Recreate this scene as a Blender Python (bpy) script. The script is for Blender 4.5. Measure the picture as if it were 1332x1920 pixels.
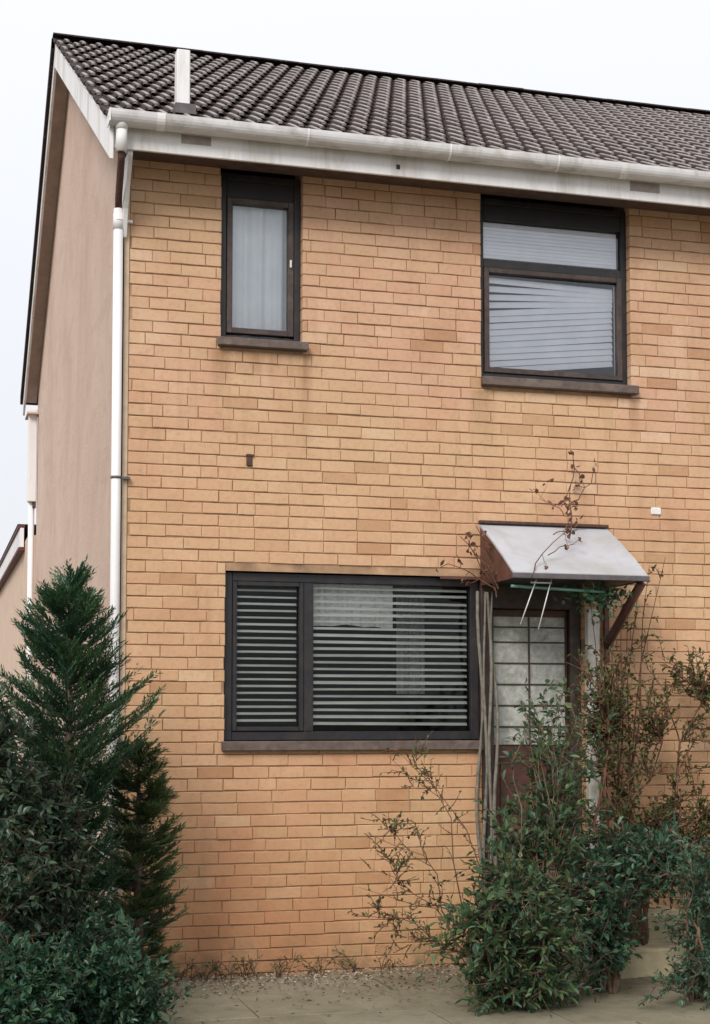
import bpy, math, random
import numpy as np
from mathutils import Vector, Matrix
R = math.radians
rng = random.Random(11)
for o in list(bpy.data.objects): bpy.data.objects.remove(o)
S = bpy.context.scene

# ------------------------------------------------------------------ camera, sky, sun, exposure
cam = bpy.data.cameras.new('camera'); co = bpy.data.objects.new('camera', cam)
S.collection.objects.link(co); S.camera = co
cam.sensor_fit = 'VERTICAL'; cam.sensor_height = 36.0; cam.lens = 53.85
cam.shift_y = 0.10346; cam.clip_end = 2000
CAM = Vector((-1.17, -9.409, 1.569))
co.location = CAM
co.rotation_euler = (R(90 + 3.784), 0, R(-15.715))
S.render.resolution_x = 710; S.render.resolution_y = 1024
SUN_EL, SUN_AZ = 38.0, 216.0      # azimuth of the sun, clockwise from +Y
w = bpy.data.worlds.new('World'); S.world = w; w.use_nodes = True
nt = w.node_tree; nt.nodes.clear()
out = nt.nodes.new('ShaderNodeOutputWorld'); bg = nt.nodes.new('ShaderNodeBackground')
sky = nt.nodes.new('ShaderNodeTexSky'); sky.sky_type = 'NISHITA'; sky.sun_disc = False
sky.sun_elevation = R(SUN_EL); sky.sun_rotation = R(SUN_AZ)
bg.inputs['Strength'].default_value = 0.1
tc = nt.nodes.new('ShaderNodeTexCoord')
nz = nt.nodes.new('ShaderNodeTexNoise'); nz.inputs['Scale'].default_value = 1.6; nz.inputs['Detail'].default_value = 3
cr = nt.nodes.new('ShaderNodeValToRGB')
cr.color_ramp.elements[0].color = (5.4, 5.45, 5.7, 1); cr.color_ramp.elements[0].position = .3
cr.color_ramp.elements[1].color = (5.6, 5.65, 5.85, 1); cr.color_ramp.elements[1].position = .7
sep = nt.nodes.new('ShaderNodeSeparateXYZ')
ml = nt.nodes.new('ShaderNodeMath'); ml.operation = 'MULTIPLY_ADD'; ml.use_clamp = False
ml.inputs[1].default_value = .45; ml.inputs[2].default_value = .74      # overcast: brighter towards the zenith
mxm = nt.nodes.new('ShaderNodeMath'); mxm.operation = 'MAXIMUM'; mxm.inputs[1].default_value = .0
vm = nt.nodes.new('ShaderNodeVectorMath'); vm.operation = 'SCALE'
mx = nt.nodes.new('ShaderNodeMix'); mx.data_type = 'RGBA'; mx.inputs[0].default_value = .93
L = nt.links.new
L(tc.outputs['Generated'], nz.inputs['Vector']); L(nz.outputs['Fac'], cr.inputs['Fac'])
L(tc.outputs['Generated'], sep.inputs[0]); L(sep.outputs['Z'], mxm.inputs[0]); L(mxm.outputs[0], ml.inputs[0])
L(cr.outputs['Color'], vm.inputs[0]); L(ml.outputs[0], vm.inputs['Scale'])
L(sky.outputs['Color'], mx.inputs[6]); L(vm.outputs[0], mx.inputs[7])
L(mx.outputs[2], bg.inputs['Color']); L(bg.outputs[0], out.inputs[0])
sd = bpy.data.lights.new('sun', 'SUN'); so = bpy.data.objects.new('sun', sd); S.collection.objects.link(so)
sd.energy = 1.5; sd.angle = R(25); sd.color = (1.0, .95, .88)
a = R(SUN_AZ); e = R(SUN_EL)
dirv = Vector((math.sin(a) * math.cos(e), math.cos(a) * math.cos(e), math.sin(e)))
so.rotation_euler = dirv.to_track_quat('Z', 'Y').to_euler(); so.location = (-5, -8, 12)
S.view_settings.view_transform = 'Standard'; S.view_settings.look = 'None'
S.view_settings.exposure = 0.98; S.view_settings.gamma = 1; S.view_settings.use_curve_mapping = False

# ------------------------------------------------------------------ helpers
C = S.collection
def link(name, me, mat=None, parent=None, loc=None):
    o = bpy.data.objects.new(name, me); C.objects.link(o)
    if mat is not None and me is not None and not me.materials: me.materials.append(mat)
    if parent is not None: o.parent = parent
    if loc is not None: o.location = loc
    return o
def tag(o, label=None, cat=None, group=None, kind=None):
    if label: o['label'] = label
    if cat: o['category'] = cat
    if group: o['group'] = group
    if kind: o['kind'] = kind
    return o
def empty(name, loc=(0, 0, 0), parent=None):
    o = bpy.data.objects.new(name, None); C.objects.link(o); o.location = loc; o.empty_display_size = .1
    if parent: o.parent = parent
    return o
class MB:
    def __init__(s): s.v = []; s.f = []; s.sm = []
    def quad(s, *p, sm=False):
        n = len(s.v); s.v += [tuple(q) for q in p]; s.f.append(tuple(range(n, n + len(p)))); s.sm.append(sm)
    def box(s, x0, x1, y0, y1, z0, z1):
        n = len(s.v)
        s.v += [(x, y, z) for z in (z0, z1) for y in (y0, y1) for x in (x0, x1)]
        for q in ((0, 2, 3, 1), (4, 5, 7, 6), (0, 1, 5, 4), (2, 6, 7, 3), (0, 4, 6, 2), (1, 3, 7, 5)):
            s.f.append(tuple(n + i for i in q)); s.sm.append(False)
    def bbox(s, x0, x1, y0, y1, z0, z1, b=.004):
        # box with chamfered edges on all sides
        xs = (x0, x0 + b, x1 - b, x1); ys = (y0, y0 + b, y1 - b, y1); zs = (z0, z0 + b, z1 - b, z1)
        P = {}
        n0 = len(s.v)
        def vid(i, j, k):
            if (i, j, k) not in P:
                P[(i, j, k)] = len(s.v); s.v.append((xs[i], ys[j], zs[k]))
            return P[(i, j, k)]
        def F(*q): s.f.append(tuple(vid(*t) for t in q)); s.sm.append(False)
        F((1, 1, 0), (1, 2, 0), (2, 2, 0), (2, 1, 0)); F((1, 1, 3), (2, 1, 3), (2, 2, 3), (1, 2, 3))
        F((1, 0, 1), (2, 0, 1), (2, 0, 2), (1, 0, 2)); F((1, 3, 1), (1, 3, 2), (2, 3, 2), (2, 3, 1))
        F((0, 1, 1), (0, 1, 2), (0, 2, 2), (0, 2, 1)); F((3, 1, 1), (3, 2, 1), (3, 2, 2), (3, 1, 2))
        for k, K in ((1, 0), (2, 3)):
            F((1, 0, k), (2, 0, k), (2, 1, K), (1, 1, K)); F((1, 3, k), (1, 2, K), (2, 2, K), (2, 3, k))
            F((0, 1, k), (1, 1, K), (1, 2, K), (0, 2, k)); F((3, 1, k), (3, 2, k), (2, 2, K), (2, 1, K))
        for i, I in ((1, 0), (2, 3)):
            F((i, 0, 1), (i, 0, 2), (I, 1, 2), (I, 1, 1)); F((i, 3, 1), (I, 2, 1), (I, 2, 2), (i, 3, 2))
        for i, I in ((1, 0), (2, 3)):
            for j, J in ((1, 0), (2, 3)):
                for k, K in ((1, 0), (2, 3)):
                    F((I, j, k), (i, J, k), (i, j, K))
    def tube(s, pts, rads, n=6, cap=True):
        pts = [Vector(p) for p in pts]; base = len(s.v); up = Vector((.13, .21, .97))
        for i, p in enumerate(pts):
            d = (pts[min(i + 1, len(pts) - 1)] - pts[max(i - 1, 0)])
            if d.length < 1e-9: d = Vector((0, 0, 1))
            d.normalize()
            u = d.cross(up if abs(d.dot(up)) < .95 else Vector((1, 0, 0))).normalized(); v = d.cross(u)
            r = rads[i] if hasattr(rads, '__len__') else rads
            for k in range(n):
                t = 2 * math.pi * k / n
                s.v.append(tuple(p + u * (r * math.cos(t)) + v * (r * math.sin(t))))
        for i in range(len(pts) - 1):
            for k in range(n):
                a_ = base + i * n + k; b_ = base + i * n + (k + 1) % n
                s.f.append((a_, b_, b_ + n, a_ + n)); s.sm.append(True)
        if cap:
            s.f.append(tuple(base + k for k in range(n))[::-1]); s.sm.append(False)
            m = base + (len(pts) - 1) * n; s.f.append(tuple(m + k for k in range(n))); s.sm.append(False)
    def mesh(s, name):
        me = bpy.data.meshes.new(name); me.from_pydata(s.v, [], s.f)
        me.polygons.foreach_set('use_smooth', s.sm); me.update()
        import bmesh
        bm = bmesh.new(); bm.from_mesh(me); bmesh.ops.recalc_face_normals(bm, faces=bm.faces); bm.to_mesh(me); bm.free()
        return me
    def build(s, name, mat, parent=None, **kw):
        o = link(name, s.mesh(name), mat, parent)
        tag(o, **kw); return o

# ------------------------------------------------------------------ materials
def newmat(name):
    m = bpy.data.materials.new(name); m.use_nodes = True; t = m.node_tree
    return m, t, t.nodes['Principled BSDF']
def node(t, typ, **kw):
    n = t.nodes.new(typ)
    for k, v in kw.items():
        if k.startswith('i_'):
            n.inputs[k[2:]].default_value = v
        else: setattr(n, k, v)
    return n
def noise(t, vec, scale, detail=4, rough=.6, dist=0.):
    n = t.nodes.new('ShaderNodeTexNoise'); n.inputs['Scale'].default_value = scale
    n.inputs['Detail'].default_value = detail; n.inputs['Roughness'].default_value = rough
    n.inputs['Distortion'].default_value = dist
    t.links.new(vec, n.inputs['Vector']); return n.outputs['Fac']
def ramp(t, fac, stops):
    n = t.nodes.new('ShaderNodeValToRGB'); r = n.color_ramp
    while len(r.elements) < len(stops): r.elements.new(.5)
    for e_, (p, c) in zip(r.elements, stops):
        e_.position = p; e_.color = (c, c, c, 1) if not hasattr(c, '__len__') else (*c, 1)
    t.links.new(fac, n.inputs[0]); return n.outputs['Color']
def mixc(t, fac, a_, b_, mode='MIX'):
    n = t.nodes.new('ShaderNodeMix'); n.data_type = 'RGBA'; n.blend_type = mode
    for s_, v in ((n.inputs[0], fac), (n.inputs[6], a_), (n.inputs[7], b_)):
        if hasattr(v, 'is_output') or isinstance(v, bpy.types.NodeSocket): t.links.new(v, s_)
        elif hasattr(v, '__len__'): s_.default_value = (*v[:3], 1)
        else: s_.default_value = v
    return n.outputs[2]
def bump(t, bs, h, strength=.4, dist=.01):
    n = t.nodes.new('ShaderNodeBump'); n.inputs['Strength'].default_value = strength
    n.inputs['Distance'].default_value = dist
    t.links.new(h, n.inputs['Height']); t.links.new(n.outputs[0], bs.inputs['Normal'])
def simple(name, col, rough=.6, var=.25, scale=9., bumps=.15, dirt=None, spec=.5, stretch=None):
    m, t, b = newmat(name)
    g = node(t, 'ShaderNodeNewGeometry').outputs['Position']
    if stretch:
        mp = t.nodes.new('ShaderNodeMapping'); mp.inputs['Scale'].default_value = stretch
        t.links.new(g, mp.inputs['Vector']); g2 = mp.outputs[0]
    else: g2 = g
    f = noise(t, g2, scale, 5)
    lo = tuple(c * (1 - var) for c in col); hi = tuple(min(1, c * (1 + var)) for c in col)
    c = ramp(t, f, [(.3, lo), (.7, hi)])
    if dirt:
        f2 = noise(t, g2, scale * .35, 6, .7, .4)
        c = mixc(t, ramp(t, f2, [(.5, 0.), (.68, 1.)]), c, dirt)
    t.links.new(c, b.inputs['Base Color'])
    b.inputs['Roughness'].default_value = rough
    b.inputs['Specular IOR Level'].default_value = spec
    if bumps: bump(t, b, noise(t, g, scale * 9, 3), bumps, .004)
    return m

def brick_mat(name, use_attr):
    m, t, b = newmat(name)
    pos = node(t, 'ShaderNodeNewGeometry').outputs['Position']
    if use_attr:
        n = node(t, 'ShaderNodeAttribute', attribute_name='rnd'); rnd = n.outputs['Fac']
    else:
        rnd = node(t, 'ShaderNodeObjectInfo').outputs['Random']
    blot = noise(t, pos, 2.2, 5, .65, .5)
    r2_ = node(t, 'ShaderNodeMath', operation='MULTIPLY_ADD'); t.links.new(rnd, r2_.inputs[0]); r2_.inputs[1].default_value = .42
    b2_ = node(t, 'ShaderNodeMath', operation='MULTIPLY_ADD'); t.links.new(blot, b2_.inputs[0]); b2_.inputs[1].default_value = 1.5; b2_.inputs[2].default_value = -.46
    t.links.new(b2_.outputs[0], r2_.inputs[2])
    base = ramp(t, r2_.outputs[0], [(.05, (.50, .29, .18)), (.28, (.58, .34, .228)), (.48, (.575, .36, .23)), (.66, (.60, .375, .25)), (.92, (.65, .445, .30))])
    base = mixc(t, ramp(t, rnd, [(.955, 0.), (.965, .75)]), base, (.42, .215, .12))
    base = mixc(t, ramp(t, rnd, [(.028, .55), (.034, 0.)]), base, (.70, .52, .37))
    # large weathering zones: pinkish above, greenish-yellow in the middle, orange near the ground
    sp = t.nodes.new('ShaderNodeSeparateXYZ'); t.links.new(pos, sp.inputs[0])
    zz = node(t, 'ShaderNodeMapRange'); zz.inputs[1].default_value = 0; zz.inputs[2].default_value = 5.2
    t.links.new(sp.outputs['Z'], zz.inputs[0])
    wob = noise(t, pos, .55, 3)
    ad = node(t, 'ShaderNodeMath', operation='MULTIPLY_ADD'); t.links.new(wob, ad.inputs[0]); ad.inputs[1].default_value = .5
    t.links.new(zz.outputs[0], ad.inputs[2])
    zone = ramp(t, ad.outputs[0], [(.22, (.88, .66, .50)), (.38, (.93, .82, .68)), (.6, (.98, .96, .88)), (.8, (1.02, 1.02, .97)), (1., (1.0, 1.0, 1.03))])
    c = mixc(t, 1., base, zone, 'MULTIPLY')
    ol = noise(t, pos, .8, 5, .6, .8)
    c = mixc(t, ramp(t, ol, [(.44, 0.), (.60, .42)]), c, (.55, .385, .215))
    dm = node(t, 'ShaderNodeMapRange'); dm.inputs[1].default_value = .32; dm.inputs[2].default_value = .0; t.links.new(sp.outputs['Z'], dm.inputs[0])
    dmm = node(t, 'ShaderNodeMath', operation='MULTIPLY'); t.links.new(dm.outputs[0], dmm.inputs[0]); t.links.new(ramp(t, noise(t, pos, 6, 6, .75), [(.38, 0.), (.62, .85)]), dmm.inputs[1])
    c = mixc(t, dmm.outputs[0], c, (.20, .15, .085))
    st = noise(t, pos, 1.3, 6, .65, .6)
    c = mixc(t, ramp(t, st, [(.52, 0.), (.74, .5)]), c, (.40, .235, .12))
    mp = t.nodes.new('ShaderNodeMapping'); mp.inputs['Scale'].default_value = (9, 9, 1.1)
    t.links.new(pos, mp.inputs['Vector'])
    sk = noise(t, mp.outputs[0], .7, 5, .65)
    c = mixc(t, ramp(t, sk, [(.55, 0.), (.75, .45)]), c, (.36, .22, .12))
    # rust-brown run marks below the sill ends
    for (sx, sz, ln_, wd_) in ((1.14, 3.90, .75, .035), (.60, 3.90, .35, .05), (2.36, 3.74, .45, .06), (3.45, 3.74, .3, .03), (.86, 3.90, .22, .25)):
        dx = node(t, 'ShaderNodeMath', operation='SUBTRACT'); t.links.new(sp.outputs['X'], dx.inputs[0]); dx.inputs[1].default_value = sx
        ab = node(t, 'ShaderNodeMath', operation='ABSOLUTE'); t.links.new(dx.outputs[0], ab.inputs[0])
        mr = node(t, 'ShaderNodeMapRange'); mr.inputs[1].default_value = 0; mr.inputs[2].default_value = wd_ * 1.8; mr.inputs[3].default_value = 1; mr.inputs[4].default_value = 0
        t.links.new(ab.outputs[0], mr.inputs[0])
        mz = node(t, 'ShaderNodeMapRange'); mz.inputs[1].default_value = sz - ln_; mz.inputs[2].default_value = sz; t.links.new(sp.outputs['Z'], mz.inputs[0])
        up_ = node(t, 'ShaderNodeMath', operation='LESS_THAN'); t.links.new(sp.outputs['Z'], up_.inputs[0]); up_.inputs[1].default_value = sz
        m1 = node(t, 'ShaderNodeMath', operation='MULTIPLY'); t.links.new(mr.outputs[0], m1.inputs[0]); t.links.new(mz.outputs[0], m1.inputs[1])
        m2 = node(t, 'ShaderNodeMath', operation='MULTIPLY'); t.links.new(m1.outputs[0], m2.inputs[0]); t.links.new(up_.outputs[0], m2.inputs[1])
        m3 = node(t, 'ShaderNodeMath', operation='MULTIPLY'); t.links.new(m2.outputs[0], m3.inputs[0]); t.links.new(ramp(t, noise(t, mp.outputs[0], 1.6, 5, .7), [(.35, .3), (.6, 1.)]), m3.inputs[1])
        c = mixc(t, m3.outputs[0], c, (.30, .17, .085))
    lg = noise(t, pos, 34, 5, .7)
    c = mixc(t, ramp(t, lg, [(.35, .22), (.5, 0.)]), c, (.28, .16, .09))
    ef = noise(t, pos, 6.5, 6, .7)
    c = mixc(t, ramp(t, ef, [(.66, 0.), (.76, .5)]), c, (.72, .58, .44))
    t.links.new(c, b.inputs['Base Color']); b.inputs['Roughness'].default_value = .9
    b.inputs['Specular IOR Level'].default_value = .2
    mp2 = t.nodes.new('ShaderNodeMapping'); mp2.inputs['Scale'].default_value = (1, 1, 3)
    t.links.new(pos, mp2.inputs['Vector'])
    h = mixc(t, .5, noise(t, mp2.outputs[0], 40, 6, .7), noise(t, mp2.outputs[0], 150, 3, .7))
    bump(t, b, h, .8, .006)
    return m
M = {}
M['brick'] = brick_mat('brick_single', False); M['brick_many'] = brick_mat('brick_joined', True)
M['mortar'] = simple('mortar', (.36, .225, .135), .95, .45, 5, .4, dirt=(.20, .12, .07))
M['bead'] = simple('cream_bead', (.55, .42, .29), .8, .15, 12, .2)
M['white'] = simple('white_paint', (.72, .71, .72), .5, .06, 4, .08, dirt=(.50, .47, .43), stretch=(3, 3, .5))
M['gutter'] = simple('gutter_plastic', (.58, .57, .58), .5, .1, 5, .1, dirt=(.34, .32, .28), stretch=(1.5, 5, .8))
M['pipe'] = simple('white_pipe', (.72, .71, .72), .55, .04, 5, .05, dirt=(.66, .62, .6), stretch=(1, 1, .4))
M['frame'] = simple('dark_frame', (.014, .013, .016), .45, .3, 20, .15, dirt=(.035, .025, .022))
M['frame_brown'] = simple('brown_frame', (.045, .030, .026), .5, .35, 25, .2, dirt=(.09, .06, .048))
M['sill'] = simple('brown_sill', (.10, .072, .06), .6, .3, 22, .25, dirt=(.16, .12, .10))
M['black'] = simple('black_board', (.014, .013, .016), .5, .3, 10, .05)
M['soffit'] = simple('brown_soffit', (.10, .062, .048), .85, .3, 12, .2)
M['verge_soffit'] = simple('verge_soffit', (.50, .40, .36), .85, .15, 8, .2)
M['blind'] = simple('white_slat', (.86, .87, .92), .35, .05, 8, .0)
M['slat_grey'] = simple('grey_slat', (.84, .84, .78), .22, .2, 3, .0, stretch=(1, 1, 6))
M['curtain'] = simple('curtain_and_reflection', (.84, .87, .90), .8, .05, 6, .05)
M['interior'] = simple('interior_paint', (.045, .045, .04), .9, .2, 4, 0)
M['door_red'] = simple('door_red_wood', (.085, .032, .022), .5, .35, 14, .25, dirt=(.04, .022, .018))
M['redwood'] = simple('red_brown_wood', (.115, .048, .034), .6, .35, 14, .25, dirt=(.08, .035, .025))
M['canopy'] = simple('canopy_sheet', (.44, .445, .48), .55, .08, 4, .05, dirt=(.35, .35, .345))
M['lead'] = simple('dark_edge', (.10, .085, .09), .5, .3, 14, .15)
M['concrete'] = simple('concrete', (.50, .43, .28), .9, .2, 8, .5, dirt=(.20, .19, .12))
M['bin'] = simple('green_plastic', (.018, .05, .035), .4, .2, 8, .1, dirt=(.05, .06, .045))
M['rust'] = simple('rusty_metal', (.07, .03, .02), .7, .4, 40, .3)
M['patch'] = simple('bare_patch', (.33, .29, .27), .8, .2, 20, .2)
M['bark'] = simple('bark', (.105, .065, .04), .9, .4, 30, .5, dirt=(.18, .13, .09))
M['twig_green'] = simple('green_twig', (.045, .055, .028), .9, .3, 30, .2)
M['bark_red'] = simple('bark_twig', (.13, .06, .035), .85, .4, 30, .3)
M['bark_grey'] = simple('bark_grey', (.17, .155, .125), .85, .4, 25, .5)
M['deadleaf'] = simple('dry_leaf', (.16, .075, .04), .8, .4, 30, .2)
M['teal'] = simple('green_plastic_bar', (.15, .32, .26), .4, .2, 12, .1)
M['dirt'] = simple('garden_soil', (.17, .145, .10), .95, .4, 7, .8, dirt=(.08, .09, .045))
# glass
def glass(name, tint=(1, 1, 1), refl=.08, rough=.02):
    m, t, b = newmat(name); t.nodes.remove(b)
    o = t.nodes['Material Output']; tr = node(t, 'ShaderNodeBsdfTransparent'); tr.inputs[0].default_value = (*tint, 1)
    gl = node(t, 'ShaderNodeBsdfGlossy'); gl.inputs['Roughness'].default_value = rough
    gl.inputs['Color'].default_value = (.9, .95, 1, 1)
    lw = node(t, 'ShaderNodeFresnel'); lw.inputs[0].default_value = 1.5
    ad = node(t, 'ShaderNodeMath', operation='ADD'); t.links.new(lw.outputs[0], ad.inputs[0]); ad.inputs[1].default_value = refl
    mx_ = node(t, 'ShaderNodeMixShader'); t.links.new(ad.outputs[0], mx_.inputs[0])
    t.links.new(tr.outputs[0], mx_.inputs[1]); t.links.new(gl.outputs[0], mx_.inputs[2])
    t.links.new(mx_.outputs[0], o.inputs[0]); return m
M['glass'] = glass('window_glass', (.98, .99, 1.), .05)
M['glass_dark'] = glass('window_glass_low', (.93, .95, .93), -.02)
M['frosted'] = simple('frosted_glass', (.40, .405, .37), .35, .3, 26, .6, dirt=(.22, .24, .20))
# gable render
m, t, b = newmat('pebbledash'); M['render'] = m
pos = node(t, 'ShaderNodeNewGeometry').outputs['Position']
mp = node(t, 'ShaderNodeMapping'); mp.inputs['Scale'].default_value = (1, 1, .8); t.links.new(pos, mp.inputs['Vector'])
c = ramp(t, noise(t, mp.outputs[0], .9, 7, .65, .5), [(.3, (.56, .40, .32)), (.5, (.64, .475, .39)), (.72, (.70, .54, .46))])
mpf = node(t, 'ShaderNodeMapping'); mpf.inputs['Scale'].default_value = (1, .30, 1); t.links.new(pos, mpf.inputs['Vector'])
c = mixc(t, ramp(t, noise(t, mpf.outputs[0], 3.2, 7, .75, 1.), [(.36, .4), (.5, 0.)]), c, (.50, .35, .27))
c = mixc(t, ramp(t, noise(t, mpf.outputs[0], 22, 4, .8), [(.28, .6), (.40, 0.)]), c, (.32, .21, .16))
c = mixc(t, ramp(t, noise(t, mpf.outputs[0], 30, 4, .8), [(.60, 0.), (.72, .6)]), c, (.78, .66, .58))
c = mixc(t, ramp(t, noise(t, pos, 60, 3, .7), [(.6, 0.), (.75, .4)]), c, (.72, .62, .55))
t.links.new(c, b.inputs['Base Color']); b.inputs['Roughness'].default_value = .95
bump(t, b, noise(t, pos, 38, 6, .8), 1., .02)
# roof tile: dark concrete, sky-lit highlight painted along the crest as a paler colour
m, t, b = newmat('roof_tile'); M['tile'] = m
pos = node(t, 'ShaderNodeNewGeometry').outputs['Position']
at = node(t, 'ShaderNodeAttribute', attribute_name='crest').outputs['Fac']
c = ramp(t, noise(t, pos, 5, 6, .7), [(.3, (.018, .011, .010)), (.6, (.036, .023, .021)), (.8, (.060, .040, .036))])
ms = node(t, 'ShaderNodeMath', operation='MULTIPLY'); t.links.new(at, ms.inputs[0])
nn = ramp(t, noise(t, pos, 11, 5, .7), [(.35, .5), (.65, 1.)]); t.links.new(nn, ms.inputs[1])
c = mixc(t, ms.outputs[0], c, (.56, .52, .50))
c = mixc(t, ramp(t, noise(t, pos, 38, 4, .8), [(.62, 0.), (.7, .6)]), c, (.34, .30, .26))
t.links.new(c, b.inputs['Base Color']); b.inputs['Roughness'].default_value = .8; b.inputs['Specular IOR Level'].default_value = .2
bump(t, b, noise(t, pos, 90, 4, .7), .5, .004)
# paving
m, t, b = newmat('paving'); M['paving'] = m
pos = node(t, 'ShaderNodeNewGeometry').outputs['Position']; rnd = node(t, 'ShaderNodeObjectInfo').outputs['Random']
c = ramp(t, noise(t, pos, 3.2, 7, .7, .3), [(.3, (.14, .12, .075)), (.55, (.215, .19, .125)), (.8, (.29, .26, .18))])
c = mixc(t, .35, c, ramp(t, rnd, [(0, (.16, .13, .08)), (1, (.25, .23, .17))]))
c = mixc(t, ramp(t, noise(t, pos, 9, 6, .7, .5), [(.52, 0.), (.68, .75)]), c, (.10, .115, .055))
c = mixc(t, ramp(t, noise(t, pos, 120, 3, .7), [(.35, .4), (.5, 0.)]), c, (.10, .085, .06))
t.links.new(c, b.inputs['Base Color']); b.inputs['Roughness'].default_value = .9
bump(t, b, noise(t, pos, 60, 6, .75), .7, .006)
# leaves
def leafmat(name, stops, rough=.5, trans=.3):
    m, t, b = newmat(name)
    v = node(t, 'ShaderNodeAttribute', attribute_name='var').outputs['Fac']
    c = ramp(t, v, stops); t.links.new(c, b.inputs['Base Color']); b.inputs['Roughness'].default_value = rough
    tl = node(t, 'ShaderNodeBsdfTranslucent'); t.links.new(c, tl.inputs[0])
    mx_ = node(t, 'ShaderNodeMixShader'); mx_.inputs[0].default_value = trans
    t.links.new(b.outputs[0], mx_.inputs[1]); t.links.new(tl.outputs[0], mx_.inputs[2])
    t.links.new(mx_.outputs[0], t.nodes['Material Output'].inputs[0]); return m
M['leaf_conifer'] = leafmat('conifer_leaf', [(0, (.020, .055, .035)), (.5, (.038, .095, .048)), (.85, (.075, .145, .05)), (1, (.17, .15, .07))])
M['leaf_laurel'] = leafmat('shrub_leaf', [(0, (.022, .046, .034)), (.45, (.040, .080, .050)), (.8, (.075, .115, .06)), (.94, (.14, .14, .085)), (1, (.26, .19, .15))], .4)
M['leaf_low'] = leafmat('low_leaf', [(0, (.018, .055, .036)), (.5, (.034, .095, .055)), (.9, (.075, .16, .08)), (1, (.17, .22, .13))], .4)
M['leaf_yellow'] = leafmat('yellow_conifer_leaf', [(0, (.030, .070, .035)), (.5, (.065, .115, .045)), (.9, (.14, .17, .065)), (1, (.30, .25, .16))])
M['leaf_bramble'] = leafmat('bramble_leaf', [(0, (.022, .055, .034)), (.45, (.042, .095, .045)), (.8, (.085, .15, .05)), (.94, (.16, .19, .07)), (1, (.28, .28, .18))])
M['leaf_thin'] = leafmat('climber_leaf', [(0, (.04, .05, .02)), (.5, (.07, .095, .03)), (.85, (.12, .15, .045)), (1, (.17, .10, .045))])
M['leaf_dry'] = leafmat('brown_leaf', [(0, (.08, .035, .02)), (.6, (.15, .07, .04)), (1, (.22, .13, .07))])

# ------------------------------------------------------------------ ground
mb = MB(); n = 60
for i in range(n):
    for j in range(n):
        pass
xs = [-400, -60, -20, -8, -4, 0, 4, 8, 20, 60, 400]; ys = [-400, -60, -25, -12, -6, -3, 0, 8, 20, 60, 400]
for i in range(10):
    for j in range(10):
        mb.quad((xs[i], ys[j], -.03), (xs[i + 1], ys[j], -.03), (xs[i + 1], ys[j + 1], -.03), (xs[i], ys[j + 1], -.03))
ground = mb.build('ground', M['dirt'], kind='structure')
# path of paving slabs, each slab a piece
path = MB(); path.box(-1.6, 5.6, -3.9, -.16, -.028, -.022); path = path.build('path', M['dirt'], kind='structure')
k = 0
for j in range(6):
    y1 = -.17 - j * .62; off = .0 if j % 2 else .31
    for i in range(-3, 10):
        x0 = i * .62 + off - .05
        if x0 < -1.5 or x0 > 5: continue
        s = MB(); tz = rng.uniform(-.003, .004)
        s.bbox(-.3065, .3065, -.3065, .3065, -.04, .0, .004)
        o = link('paving_slab', s.mesh('slab'), M['paving'], path, (x0 + .3, y1 - .3, tz + .002))
        o.rotation_euler = (rng.uniform(-.006, .006), rng.uniform(-.006, .006), rng.uniform(-.008, .008)); k += 1

# ------------------------------------------------------------------ the house
house = tag(empty('brick_house', (0, 0, 0)), 'two storey yellow brick end house with brown pantiled roof and pink rendered gable', 'house')
XE = 9.0
OPEN = [(.595, 1.128, 3.955, 5.2), (2.345, 3.432, 3.80, 5.2), (.633, 2.335, 1.435, 2.495), (2.335, 3.07, .0, 2.495)]
def in_open(x, z):
    return any(a_ < x < b_ and c_ < z < d_ for a_, b_, c_, d_ in OPEN)
mb = MB(); Q = .004; YF = .0075; YB = .25
ops = [(a_ - Q if True else a_, b_ + Q, c_ - Q, d_ + Q) for a_, b_, c_, d_ in OPEN]
ops = [(.591, 1.132, 3.951, 5.3), (2.341, 3.436, 3.796, 5.3), (.629, 2.335, 1.431, 2.499), (2.335, 3.074, -.1, 2.499)]
zt = 5.25
xs = sorted({0.0, XE} | {v for o_ in ops for v in o_[:2]}); zs = sorted({-.1, zt} | {min(v, zt) for o_ in ops for v in o_[2:]})
solid = {}
for i in range(len(xs) - 1):
    for j in range(len(zs) - 1):
        cx = (xs[i] + xs[i + 1]) / 2; cz = (zs[j] + zs[j + 1]) / 2
        solid[i, j] = not any(a_ < cx < b_ and c_ < cz < d_ for a_, b_, c_, d_ in ops)
for (i, j), s_ in solid.items():
    if not s_: continue
    x0, x1, z0, z1 = xs[i], xs[i + 1], zs[j], zs[j + 1]
    mb.quad((x0, YF, z0), (x1, YF, z0), (x1, YF, z1), (x0, YF, z1))
    mb.quad((x0, YB, z0), (x0, YB, z1), (x1, YB, z1), (x1, YB, z0))
    for di, dj in ((1, 0), (-1, 0), (0, 1), (0, -1)):
        if not solid.get((i + di, j + dj), (di, dj) == (0, 0)):
            if di: x = x1 if di > 0 else x0; mb.quad((x, YF, z0), (x, YB, z0), (x, YB, z1), (x, YF, z1))
            else: z = z1 if dj > 0 else z0; mb.quad((x0, YF, z), (x1, YF, z), (x1, YB, z), (x0, YB, z))
wall = mb.build('front_wall', M['mortar'], house)
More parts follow.
